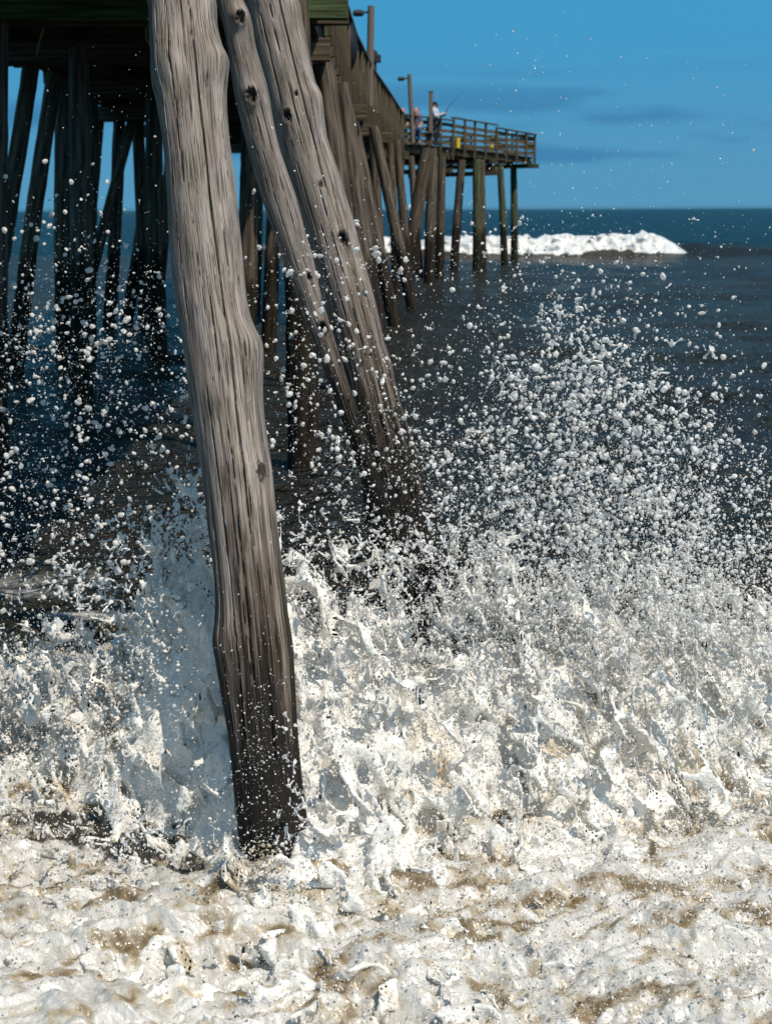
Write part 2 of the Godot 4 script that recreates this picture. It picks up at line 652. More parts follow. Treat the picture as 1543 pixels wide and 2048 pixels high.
func make_near_piles() -> void:
	var e1 := [[-260, 272, 412], [0, 300, 436], [60, 303, 440], [100, 306, 449], [130, 306, 461], [165, 309, 459], [195, 316, 457], [260, 326, 460], [300, 331, 464], [360, 335, 472], [440, 339, 480], [500, 343, 486], [560, 349, 491], [600, 353, 495], [640, 361, 503], [665, 366, 513], [690, 369, 525], [720, 373, 528], [775, 379, 527], [824, 387, 529], [880, 396, 535], [937, 404, 543], [986, 409, 548], [1050, 415, 554], [1117, 424, 562], [1180, 429, 570], [1233, 429, 575], [1272, 426, 581], [1310, 431, 586], [1350, 437, 588], [1428, 449, 592], [1505, 459, 597], [1600, 468, 606], [1750, 484, 624], [2000, 510, 650]]
	var checks1 := [[0.33, -200.0, 1100.0, 0.0042, 0.035], [-0.38, -200.0, 420.0, 0.0034, 0.025], [-0.75, -200.0, 700.0, 0.0024, 0.016], [0.05, -200.0, 330.0, 0.002, 0.012], [0.62, 120.0, 900.0, 0.0030, 0.022], [0.0, 560.0, 1400.0, 0.0030, 0.02], [0.75, 660.0, 1000.0, 0.0034, 0.025], [-0.42, 760.0, 1500.0, 0.0048, 0.03], [0.40, 950.0, 1560.0, 0.0045, 0.03], [-0.1, 900.0, 1500.0, 0.0026, 0.018], [0.7, 980.0, 1450.0, 0.0042, 0.028], [-0.85, 950.0, 1500.0, 0.0028, 0.018], [-1.15, -200.0, 1200.0, 0.002, 0.012], [1.05, -100.0, 1300.0, 0.002, 0.012], [0.2, 300.0, 800.0, 0.0016, 0.009], [-0.2, 350.0, 900.0, 0.0015, 0.009]]
	var knots1 := [[-0.42, 126.0, 0.055, 0.018, 0.0], [1.0, 135.0, 0.06, 0.012, 0.0], [0.75, 705.0, 0.07, 0.012, 0.0], [-0.22, 800.0, 0.04, 0.008, 0.0], [0.85, 950.0, 0.032, 0.012, 0.010], [0.2, 935.0, 0.03, 0.006, 0.0], [-0.9, 1270.0, 0.06, 0.012, 0.0]]
	var p1 := put("timber_pile", near_pile(e1, 6.05, 5.02, 620, 240, checks1, knots1, 1050.0, 1540.0, 101), mats.weathered_pile)
	tag(p1, "thickest leaning grey timber pile, nearest, its dark soaked foot standing in the splash", "pile", "leaning timber piles")

	var e2 := [[-260, 386, 446], [-60, 425, 476], [0, 438, 489], [29, 446, 503], [59, 453, 511], [100, 460, 517], [146, 466, 530], [190, 473, 541], [234, 484, 549], [293, 498, 561], [351, 514, 579], [410, 532, 598], [469, 552, 613], [527, 573, 630], [586, 594, 643], [655, 617, 662], [711, 640, 680], [775, 663, 701], [850, 690, 727], [950, 724, 760], [1100, 775, 812], [1300, 842, 880]]
	var checks2 := [[0.05, 60.0, 150.0, 0.003, 0.02], [0.02, 200.0, 300.0, 0.0035, 0.02], [-0.5, -200.0, 400.0, 0.002, 0.012], [0.5, 100.0, 640.0, 0.0022, 0.014], [-0.15, 250.0, 800.0, 0.002, 0.012], [-0.9, -100.0, 700.0, 0.002, 0.01], [0.9, 0.0, 500.0, 0.002, 0.01]]
	var knots2 := [[0.42, 36.0, 0.024, 0.034, 0.034], [0.03, 188.0, 0.025, 0.030, 0.034], [0.3, 655.0, 0.028, 0.006, 0.035], [0.5, 552.0, 0.014, 0.003, 0.02]]
	var p2 := put("timber_pile", near_pile(e2, 6.15, 6.55, 420, 160, checks2, knots2, 620.0, 900.0, 102), mats.weathered_pile)
	tag(p2, "thin leaning grey timber pile with two dark knot holes, between two thicker ones", "pile", "leaning timber piles")

	var e3 := [[-260, 436, 540], [0, 492, 598], [59, 505, 612], [117, 518, 623], [176, 531, 636], [200, 537, 647], [225, 543, 651], [263, 552, 655], [293, 560, 661], [351, 577, 680], [410, 595, 698], [470, 615, 716], [500, 626, 724], [597, 651, 749], [694, 676, 770], [743, 688, 786], [791, 699, 797], [889, 715, 828], [1000, 726, 860], [1078, 737, 884], [1175, 752, 906], [1300, 772, 936], [1500, 806, 980]]
	var checks3 := [[0.35, -200.0, 420.0, 0.0038, 0.03], [-0.05, -200.0, 300.0, 0.003, 0.02], [0.62, 100.0, 600.0, 0.003, 0.02], [-0.5, -200.0, 500.0, 0.0028, 0.02], [0.1, 330.0, 900.0, 0.0028, 0.018], [0.85, -100.0, 700.0, 0.0024, 0.014], [-0.25, 420.0, 900.0, 0.0026, 0.016], [0.5, 500.0, 1100.0, 0.003, 0.02]]
	var knots3 := [[-0.38, 232.0, 0.024, 0.006, 0.03], [0.15, 193.0, 0.009, 0.0, 0.02], [0.95, 210.0, 0.05, 0.012, 0.0], [0.5, 483.0, 0.03, 0.008, 0.035], [0.18, 372.0, 0.015, 0.003, 0.008]]
	var p3 := put("timber_pile", near_pile(e3, 7.0, 6.85, 460, 190, checks3, knots3, 620.0, 960.0, 103), mats.weathered_pile)
	tag(p3, "leaning timber pile behind the thin one, its long lower half soaked black", "pile", "leaning timber piles")


# ---------------------------------------------------------------- pier
const EDGE := [[1.0, -0.6, -5.3, 1.0], [5.6, -0.6, -5.3, 5.6], [10.0, -0.7, -5.3, 10.0], [15.6, -0.78, -5.3, 15.6], [20.3, -0.82, -5.45, 20.3], [26.0, -0.85, -5.8, 26.0], [31.5, -0.72, -6.1, 31.5], [38.5, -0.45, -6.0, 38.5], [44.5, -0.15, -5.7, 44.8], [51.0, 0.22, -5.2, 51.6], [57.5, 0.62, -4.5, 59.2], [62.4, 2.8, -2.2, 64.7], [67.2, 5.05, 0.1, 69.5], [72.0, 7.3, 2.35, 74.3]]
const DECK := 5.2


func right_of(t: float) -> Vector3:
	var k := clampi(int(t), 0, EDGE.size() - 2)
	var a := Vector3(EDGE[k][1], 0, -EDGE[k][0])
	return a.lerp(Vector3(EDGE[k + 1][1], 0, -EDGE[k + 1][0]), t - k)


func left_of(t: float) -> Vector3:
	var k := clampi(int(t), 0, EDGE.size() - 2)
	var a := Vector3(EDGE[k][2], 0, -EDGE[k][3])
	return a.lerp(Vector3(EDGE[k + 1][2], 0, -EDGE[k + 1][3]), t - k)


func sag(t: float) -> float:
	# the old deck is no longer level
	return 0.05 * sin(t * 1.7) + 0.04 * sin(t * 0.6 + 1.0) - (0.1 if t > 11.4 else 0.0)


var soak_noise := fbm(1.0, 3, 55)


func leg(parent: Node3D, p: Vector3, q: Vector3, r: float, mat: Material) -> void:
	# a round pile through two survey points, from under the cap to the sea bed
	var dir := (q - p).normalized()
	var top := p + dir * ((DECK - 0.5 - p.y) / dir.y)
	var foot := p + dir * ((-0.9 - p.y) / dir.y)
	var pts := PackedVector3Array()
	var rad := PackedFloat32Array()
	var n := 31
	var bend := Vector3(rng.randf_range(-1, 1), 0, rng.randf_range(-1, 1)) * 0.05
	for k in n:
		var t := float(k) / (n - 1)
		pts.append(top.lerp(foot, t) + bend * sin(t * PI) + Vector3(rng.randf_range(-1, 1), 0, rng.randf_range(-1, 1)) * 0.005)
		rad.append(r * lerpf(0.9, 1.08, t) * rng.randf_range(0.98, 1.02))
	var b := Build.new()
	b.tube(pts, rad, 14)
	# tide-soaked foot: dark, weedy, with a ragged upper edge
	for k in b.v.size():
		var w := b.v[k]
		var line := 1.75 + 0.45 * soak_noise.get_noise_3d(w.x * 6.0, w.y * 0.4, w.z * 6.0) + 0.5 * soak_noise.get_noise_3d(w.x * 0.6, 0.0, w.z * 0.6)
		b.c[k] = Color.WHITE.lerp(Color(0.22, 0.215, 0.20), smoothstep(line + 0.12, line - 0.12, w.y))
	put("pile", b.mesh(), mat, parent)


func make_pier() -> void:
	rng.seed = 5
	var pier := hub("fishing_pier", Vector3(0, 0, -20))
	tag(pier, "old timber fishing pier on crooked round legs, running out to sea", "pier")
	pier.position = Vector3.ZERO
	# survey of the legs: upper point, lower point (picture marks), distance, radius, wood
	var legs := {
		3: [[-8, 0, -12, 700, 15.5, 0.17, "pile_grey"], [598, 300, 607, 930, 14.8, 0.16, "timber"]],
		4: [[67, 126, 25, 370, 21.0, 0.135, "timber"], [161, 0, 166, 780, 19.6, 0.15, "pile_grey"], [648, 130, 676, 340, 20.6, 0.12, "pile_grey"], [661, 150, 690, 380, 21.2, 0.11, "pile_grey"], [500, 320, 492, 620, 20.4, 0.14, "timber"]],
		5: [[112, 155, 40, 700, 23.0, 0.14, "timber"], [131, 164, 134, 700, 24.5, 0.15, "timber"], [311, 176, 318, 640, 25.6, 0.16, "timber"], [684, 146, 727, 486, 25.0, 0.14, "pile_grey"], [190, 60, 182, 600, 26.0, 0.13, "timber"], [560, 330, 545, 620, 26.4, 0.14, "timber"]],
		6: [[204, 187, 172, 470, 31.5, 0.16, "timber"], [243, 222, 219, 640, 32.2, 0.15, "timber"], [278, 234, 291, 640, 32.8, 0.15, "timber"], [303, 330, 258, 620, 33.0, 0.14, "timber"], [225, 404, 168, 620, 31.8, 0.12, "timber"], [717, 337, 742, 518, 30.8, 0.13, "pile_grey"], [729, 343, 768, 540, 32.0, 0.14, "pile_grey"]],
		7: [[337, 380, 318, 600, 38.0, 0.15, "timber"], [520, 340, 512, 600, 38.4, 0.15, "timber"], [768, 340, 808, 530, 38.0, 0.15, "pile_grey"], [752, 330, 764, 540, 39.0, 0.14, "timber"]],
		8: [[640, 340, 640, 540, 44.6, 0.15, "timber"], [801, 356, 814, 530, 45.0, 0.14, "timber"], [784, 350, 790, 530, 44.6, 0.13, "timber"]],
		9: [[848, 356, 822, 530, 51.0, 0.24, "timber"], [866, 330, 861, 525, 51.4, 0.19, "pile_grey"], [740, 350, 744, 530, 51.3, 0.16, "timber"]],
		10: [[827, 353, 835, 470, 58.6, 0.15, "pile_grey"], [886, 324, 881, 525, 57.8, 0.17, "timber"], [872, 330, 868, 525, 59.0, 0.15, "timber"]],
		11: [[925, 334, 911, 525, 63.2, 0.19, "timber"], [955, 320, 955, 525, 62.6, 0.19, "pile_green"], [964, 320, 965, 525, 63.4, 0.19, "timber"]],
		12: [[1002, 327, 1009, 520, 68.4, 0.17, "pile_green"]],
		13: [[1029, 324, 1029, 518, 72.3, 0.18, "pile_green"]],
	}
	for t in range(1, EDGE.size()):
		var bent := hub("bent", Vector3.ZERO, pier)
		for k in legs.get(t, []):
			leg(bent, at(k[0], k[1], k[4]), at(k[2], k[3], k[4]), k[5], mats[k[6]])
		if t == 1:
			for x in [-1.9, -3.2, -4.7]:
				leg(bent, Vector3(x, 4.0, -6.2), Vector3(x - 0.08, 0.0, -6.1), 0.16, mats.timber)
		if t == 2:
			for x in [-3.9, -5.1]:
				leg(bent, Vector3(x, 4.0, -10.0), Vector3(x - 0.1, 0.0, -10.1), 0.16, mats.timber)
		# two cap timbers clasp the legs; their ends stick out past the deck
		var across := (right_of(t) - left_of(t)).normalized()
		var along := across.cross(Vector3.UP)
		for s in [-1.0, 1.0]:
			var b := Build.new()
			var over: float = {3: 0.42, 6: 0.34, 8: 0.42, 10: 0.3, 13: 0.2}.get(t, 0.06) + rng.randf_range(-0.04, 0.04)
			var y := DECK - (0.50 if t < 11 else 0.44) + sag(t)
			b.box(left_of(t) - across * rng.randf_range(0.0, 0.35) + Vector3.UP * y + along * 0.22 * s, right_of(t) + across * over + Vector3.UP * y + along * 0.22 * s, 0.14, 0.30 if t < 11 else 0.2)
			put("cap_beam", b.mesh(), mats.timber_green if s > 0 and t in [3, 13] else mats.timber_olive if s > 0 and t in [6, 8, 10] else mats.timber, bent)
		if t in [6, 8, 10, 12]:
			# a corbel under the cap's seaward end
			var b := Build.new()
			b.box(right_of(t) - across * 0.9 + Vector3.UP * (DECK - 0.78 + sag(t)), right_of(t) + across * 0.12 + Vector3.UP * (DECK - 0.78 + sag(t)), 0.28, 0.22)
			put("corbel", b.mesh(), mats.timber_olive, bent)
		if t in [10, 12, 8, 11]:
			var b := Build.new()
			b.box(right_of(t) - across * 4.2 + Vector3.UP * (DECK - 1.05) + along * 0.3, right_of(t) + across * 0.25 + Vector3.UP * (DECK - 0.98) + along * 0.3, 0.09, 0.2)
			put("brace", b.mesh(), mats.timber, bent)
	# deck: stringers lengthwise, boards across
	for t in EDGE.size() - 1:
		var span := hub("deck_span", Vector3.ZERO, pier)
		for k in 6:
			var s := (k + 0.12) / 5.24
			var b := Build.new()
			b.box(left_of(t).lerp(right_of(t), s) + Vector3.UP * (DECK - 0.21 + sag(t)), left_of(t + 1).lerp(right_of(t + 1), s) + Vector3.UP * (DECK - 0.21 + sag(t + 1)), 0.10, 0.27)
			put("stringer", b.mesh(), mats.timber_olive if k == 5 and t > 9 else mats.timber, span)
		var b := Build.new()
		var count := int((right_of(t + 1) - right_of(t)).length() / 0.2)
		for k in count:
			var u := t + (k + 0.5) / count
			var e := (right_of(u) - left_of(u)).normalized()
			var y := Vector3.UP * (DECK - 0.045 + lerpf(sag(t), sag(t + 1), u - t))
			b.box(left_of(u) - e * rng.randf_range(0.02, 0.1) + y, right_of(u) + e * rng.randf_range(0.02, 0.10) + y, 0.188, 0.045)
		var boards := put("deck_boards", b.mesh(), mats.timber, span)
		tag(boards, "", "", "", "stuff")
	# railings: posts bolted outside the deck, a cap rail and three boards between
	for side in 2:
		for t in range(1, EDGE.size() - 1):
			var rail := hub("railing", Vector3.ZERO, pier)
			var p0 := right_of(t) if side else left_of(t)
			var p1 := right_of(t + 1) if side else left_of(t + 1)
			var out := (right_of(t) - left_of(t)).normalized() * (0.10 if side else -0.10)
			var out1 := (right_of(t + 1) - left_of(t + 1)).normalized() * (0.10 if side else -0.10)
			var y0 := DECK + sag(t)
			var y1 := DECK + sag(t + 1)
			var jog := 0.12 if t == 11 else 0.0
			var count := maxi(2, int((p1 - p0).length() / 1.15))
			for k in count + (1 if t == EDGE.size() - 2 else 0):
				var u := float(k) / count
				var f := p0.lerp(p1, u) + out.lerp(out1, u) + Vector3(rng.randf_range(-0.03, 0.03), 0, 0)
				var b := Build.new()
				b.box(f + Vector3.UP * (lerpf(y0, y1, u) - 0.42), f + Vector3(rng.randf_range(-0.03, 0.03), lerpf(y0, y1, u) + 1.03 + jog, 0), 0.11, 0.11, Vector3.BACK)
				put("post", b.mesh(), mats.timber if k % 3 else mats.timber_olive, rail)
			for k in 5:
				var h: float = [1.06 + jog, 0.86, 0.61, 0.36, 0.11][k] + rng.randf_range(-0.02, 0.02)
				var inward := Vector3.ZERO if k == 0 else -out * 0.86
				var b := Build.new()
				if k == 0:
					b.box(p0 + out + Vector3.UP * (y0 + h), p1 + out1 + Vector3.UP * (y1 + h), 0.17, 0.05)
				else:
					b.box(p0 + out + inward + Vector3.UP * (y0 + h), p1 + out1 + inward + Vector3.UP * (y1 + h), 0.04, 0.14)
				put("top_rail" if k == 0 else "rail_board", b.mesh(), mats.timber if k == 0 else (mats.timber_olive if (k + t) % 2 else mats.timber_pale), rail)
	# rail across the seaward end
	var rail := hub("railing", Vector3.ZERO, pier)
	var last := EDGE.size() - 1
	for k in 5:
		var b := Build.new()
		var f := left_of(last).lerp(right_of(last), k / 5.0) + Vector3(0, DECK + sag(last), -0.06)
		b.box(f - Vector3.UP * 0.4, f + Vector3.UP * 1.03, 0.11, 0.11, Vector3.BACK)
		put("post", b.mesh(), mats.timber, rail)
	for h in [1.06, 0.82, 0.5, 0.18]:
		var b := Build.new()
		b.box(left_of(last) + Vector3(0, DECK + h + sag(last), 0.0), right_of(last) + Vector3(0.05, DECK + h + sag(last), 0.0), 0.05 if h < 1 else 0.17, 0.14 if h < 1 else 0.05)
		put("top_rail" if h > 1 else "rail_board", b.mesh(), mats.timber_olive, rail)


func deck_point(px: float, d: float) -> Vector3:
	var p := at(px, 300.0, d)
	p.y = DECK - 0.02
	return p


func lamp_post(px: float, d: float, h: float, lean: float, label: String) -> void:
	var base := deck_point(px, d)
	var o := hub("lamp_post", base)
	tag(o, label, "lamp post", "unlit lamp posts on the pier")
	var b := Build.new()
	b.tube(PackedVector3Array([Vector3(0, 0, 0), Vector3(lean * 0.5, h * 0.5, 0), Vector3(lean, h, 0)]), PackedFloat32Array([0.10, 0.09, 0.085]), 10)
	put("pole", b.mesh(), mats.pole_wood, o)
	b = Build.new()
	b.box(Vector3(lean, h - 0.16, 0), Vector3(lean - 0.30, h - 0.14, 0), 0.05, 0.05)
	put("arm", b.mesh(), mats.lamp_metal, o)
	b = Build.new()
	b.tube(PackedVector3Array([Vector3(lean - 0.18, h - 0.17, 0), Vector3(lean - 0.24, h - 0.17, 0), Vector3(lean - 0.42, h - 0.17, 0), Vector3(lean - 0.46, h - 0.17, 0)]), PackedFloat32Array([0.05, 0.085, 0.085, 0.05]), 10)
	put("lamp_head", b.mesh(), mats.lamp_metal, o)


func person_mesh(bones: Array, cell: float) -> ArrayMesh:
	# bones: [from, to, r0, r1, colour]; smooth union of tapered capsules, one surface
	var lo := Vector3.INF
	var hi := -Vector3.INF
	for k in bones:
		for p in [k[0], k[1]]:
			lo = lo.min(p - Vector3.ONE * 0.2)
			hi = hi.max(p + Vector3.ONE * 0.2)
	var size := ((hi - lo) / cell).ceil()
	var nx := int(size.x)
	var ny := int(size.y)
	var nz := int(size.z)
	var f := PackedFloat32Array()
	f.resize(nx * ny * nz)
	for z in nz:
		for y in ny:
			for x in nx:
				var p := lo + Vector3(x, y, z) * cell
				var total := 0.0
				for k in bones:
					var ab: Vector3 = k[1] - k[0]
					var t := clampf((p - k[0]).dot(ab) / ab.length_squared(), 0, 1)
					var dd: float = p.distance_to(k[0] + ab * t) - lerpf(k[2], k[3], t)
					total += exp(-dd * 38.0)
				f[x + nx * (y + ny * z)] = log(total + 1e-20) / 38.0
	var b := surface_nets(f, nx, ny, nz, lo, cell)
	for p in b.v:
		var best := 1e9
		var col := Color.WHITE
		for k in bones:
			var ab: Vector3 = k[1] - k[0]
			var t := clampf((p - k[0]).dot(ab) / ab.length_squared(), 0, 1)
			var dd: float = p.distance_to(k[0] + ab * t) - lerpf(k[2], k[3], t)
			if dd < best:
				best = dd
				col = k[4]
		b.c.append(col)
	return b.mesh()


func head_bones(h: Vector3, dir: Vector3, skin: Color) -> Array:
	return [[h + Vector3(0, 0.03, 0), h + Vector3(0, 0.05, 0) - dir * 0.02, 0.095, 0.095, skin], [h + dir * 0.02 - Vector3(0, 0.05, 0), h + dir * 0.04 - Vector3(0, 0.08, 0), 0.075, 0.06, skin], [h + dir * 0.09 + Vector3(0, 0.0, 0), h + dir * 0.11 - Vector3(0, 0.03, 0), 0.012, 0.018, skin], [h - Vector3(0, 0.08, 0) - dir * 0.02, h - Vector3(0, 0.2, 0) - dir * 0.04, 0.055, 0.06, skin]]


func make_people() -> void:
	var skin := Color(0.42, 0.24, 0.17)
	# the angler: stands at the rail, faces out to the side, both hands on the rod
	var d := 60.2
	var base := deck_point(874, d)
	var o := hub("person", base)
	tag(o, "angler in pale grey shirt and dark cap standing at the pier rail", "person", "")
	var shirt := Color(0.46, 0.48, 0.54)
	var cloth := Color(0.03, 0.032, 0.045)
	var face := Vector3(0.9, 0, 0.43)
	var bones := head_bones(Vector3(-0.04, 1.56, 0), face, skin)
	var out := Vector3(-0.43, 0, 0.9)
	bones.append([Vector3(-0.05, 1.38, 0) + out * 0.14, Vector3(-0.05, 1.38, 0) - out * 0.14, 0.085, 0.085, shirt])
	bones.append([Vector3(-0.04, 1.30, 0), Vector3(0.0, 1.02, 0), 0.16, 0.145, shirt])
	bones.append([Vector3(0.0, 1.0, 0), Vector3(0.0, 0.92, 0), 0.15, 0.15, cloth])
	for s in [-1.0, 1.0]:
		bones.append([out * 0.09 * s + Vector3(0, 0.9, 0), out * 0.11 * s + Vector3(0.03, 0.5, 0), 0.095, 0.065, cloth])
		bones.append([out * 0.11 * s + Vector3(0.03, 0.5, 0), out * 0.12 * s + Vector3(0, 0.1, 0), 0.062, 0.045, cloth])
		bones.append([out * 0.12 * s + Vector3(0, 0.045, 0), out * 0.12 * s + Vector3(0, 0.04, 0) + face * 0.16, 0.045, 0.035, cloth])
		var sh: Vector3 = Vector3(-0.05, 1.38, 0) + out * 0.18 * s
		var el: Vector3 = sh + face * 0.14 + Vector3(0, -0.24, 0) + out * 0.04 * s
		var hand: Vector3 = Vector3(0, 1.18, 0) + face * (0.36 if s > 0 else 0.27) + Vector3(0, 0.06 if s > 0 else 0.0, 0)
		bones.append([sh, el, 0.06, 0.048, shirt])
		bones.append([el, hand, 0.046, 0.032, shirt])
		for q in 4:
			var r := hand + face * 0.03 + Vector3(0, 0.02 - q * 0.017, 0)
			bones.append([r - out * 0.02 * s, r + out * 0.012 * s + face * 0.022, 0.012, 0.009, skin])
		bones.append([hand, hand + face * 0.05 + Vector3(0, 0.03, 0), 0.03, 0.012, skin])
	put("body", person_mesh(bones, 0.024), mats.body, o)
	var b := Build.new()
	var hp := Vector3(-0.05, 1.60, 0)
	b.tube(PackedVector3Array([hp, hp + Vector3(0, 0.06, 0), hp + Vector3(0, 0.1, 0), hp + Vector3(0, 0.125, 0)]), PackedFloat32Array([0.112, 0.108, 0.08, 0.03]), 12)
	b.box(hp + face * 0.08 + Vector3(0, 0.01, 0), hp + face * 0.19 - Vector3(0, 0.01, 0), 0.15, 0.018)
	put("cap", b.mesh(), mats.cloth_dark, o)
	# his rod
	var grip := base + Vector3(0, 1.2, 0) + face * 0.34
	var tip := at(931, 181, d + 0.4)
	var rod := hub("fishing_rod", grip)
	tag(rod, "long dark fishing rod slanting up against the sky, held by the angler", "fishing rod")
	var pts := PackedVector3Array()
	var rad := PackedFloat32Array()
	for k in 13:
		var t := k / 12.0
		pts.append((tip - grip) * t + Vector3(-0.10, 0.10, 0) * sin(t * PI) * 0.35)
		rad.append(lerpf(0.016, 0.006, t))
	b = Build.new()
	b.tube(pts, rad, 6)
	put("blank", b.mesh(), mats.rod_blank, rod)
	b = Build.new()
	var along := (tip - grip).normalized()
	b.tube(PackedVector3Array([-along * 0.45, -along * 0.1, along * 0.25]), PackedFloat32Array([0.02, 0.022, 0.018]), 8)
	put("handle", b.mesh(), mats.cloth_dark, rod)
	b = Build.new()
	b.tube(PackedVector3Array([along * 0.1 + Vector3(0.0, -0.10, 0.03), along * 0.1 + Vector3(0.02, -0.05, 0.0), along * 0.1]), PackedFloat32Array([0.035, 0.045, 0.012]), 8)
	put("reel", b.mesh(), mats.lamp_metal, rod)

	# two sitters on a bench by the second lamp
	var bench_at := deck_point(824, 58.9)
	var bench := hub("bench", bench_at)
	tag(bench, "low plank bench behind the rail under two sitting people", "bench")
	b = Build.new()
	b.box(Vector3(-0.9, 0.43, 0), Vector3(0.9, 0.43, 0), 0.36, 0.05)
	put("seat", b.mesh(), mats.timber_pale, bench)
	for s in [-0.75, 0.75]:
		b = Build.new()
		b.box(Vector3(s, 0.0, 0), Vector3(s, 0.405, 0), 0.28, 0.07, Vector3.BACK)
		put("leg", b.mesh(), mats.timber, bench)
	for k in 2:
		var x := -0.33 if k == 0 else 0.22
		var top: Color = [Color(0.03, 0.03, 0.04), Color(0.10, 0.10, 0.15)][k]
		var jeans := Color(0.03, 0.10, 0.26)
		var who := hub("person", bench_at + Vector3(x, 0, 0))
		tag(who, ["person in a dark top sitting on the shore side of the leaning lamp post", "person in a slate top sitting between the lamp post and the angler"][k], "person", "")
		var fd := Vector3(0.25 if k == 0 else -0.4, 0, 0.92).normalized()
		bones = head_bones(Vector3(0.0, 1.26, 0.03), fd, Color(0.46, 0.22, 0.16))
		bones.append([Vector3(0.15, 1.07, 0), Vector3(-0.15, 1.07, 0), 0.08, 0.08, top])
		bones.append([Vector3(0, 1.0, 0), Vector3(0, 0.66, -0.02), 0.15, 0.15, top])
		bones.append([Vector3(0, 0.62, 0), Vector3(0, 0.58, 0), 0.15, 0.13, jeans])
		for s in [-1.0, 1.0]:
			bones.append([Vector3(0.1 * s, 0.55, 0.02), Vector3(0.12 * s, 0.53, 0.42), 0.085, 0.065, jeans])
			bones.append([Vector3(0.12 * s, 0.53, 0.42), Vector3(0.12 * s, 0.1, 0.40), 0.062, 0.045, jeans])
			bones.append([Vector3(0.12 * s, 0.04, 0.40), Vector3(0.12 * s, 0.035, 0.55), 0.04, 0.032, Color(0.3, 0.3, 0.3)])
			bones.append([Vector3(0.19 * s, 1.07, 0), Vector3(0.22 * s, 0.8, 0.08), 0.055, 0.045, top])
			bones.append([Vector3(0.22 * s, 0.8, 0.08), Vector3(0.12 * s, 0.66, 0.32), 0.042, 0.03, skin])
			for q in 4:
				bones.append([Vector3(0.12 * s - 0.03 + q * 0.018, 0.65, 0.34), Vector3(0.12 * s - 0.03 + q * 0.018, 0.625, 0.39), 0.011, 0.009, skin])
		put("body", person_mesh(bones, 0.026), mats.body, who)
		b = Build.new()
		var hc := Vector3(0, 1.31, 0.02) - fd * 0.025
		b.tube(PackedVector3Array([hc - Vector3(0, 0.04, 0), hc + Vector3(0, 0.03, 0), hc + Vector3(0, 0.075, 0), hc + Vector3(0, 0.095, 0)]), PackedFloat32Array([0.10, 0.108, 0.07, 0.02]), 12)
		put("hair", b.mesh(), mats.cloth_dark, who)


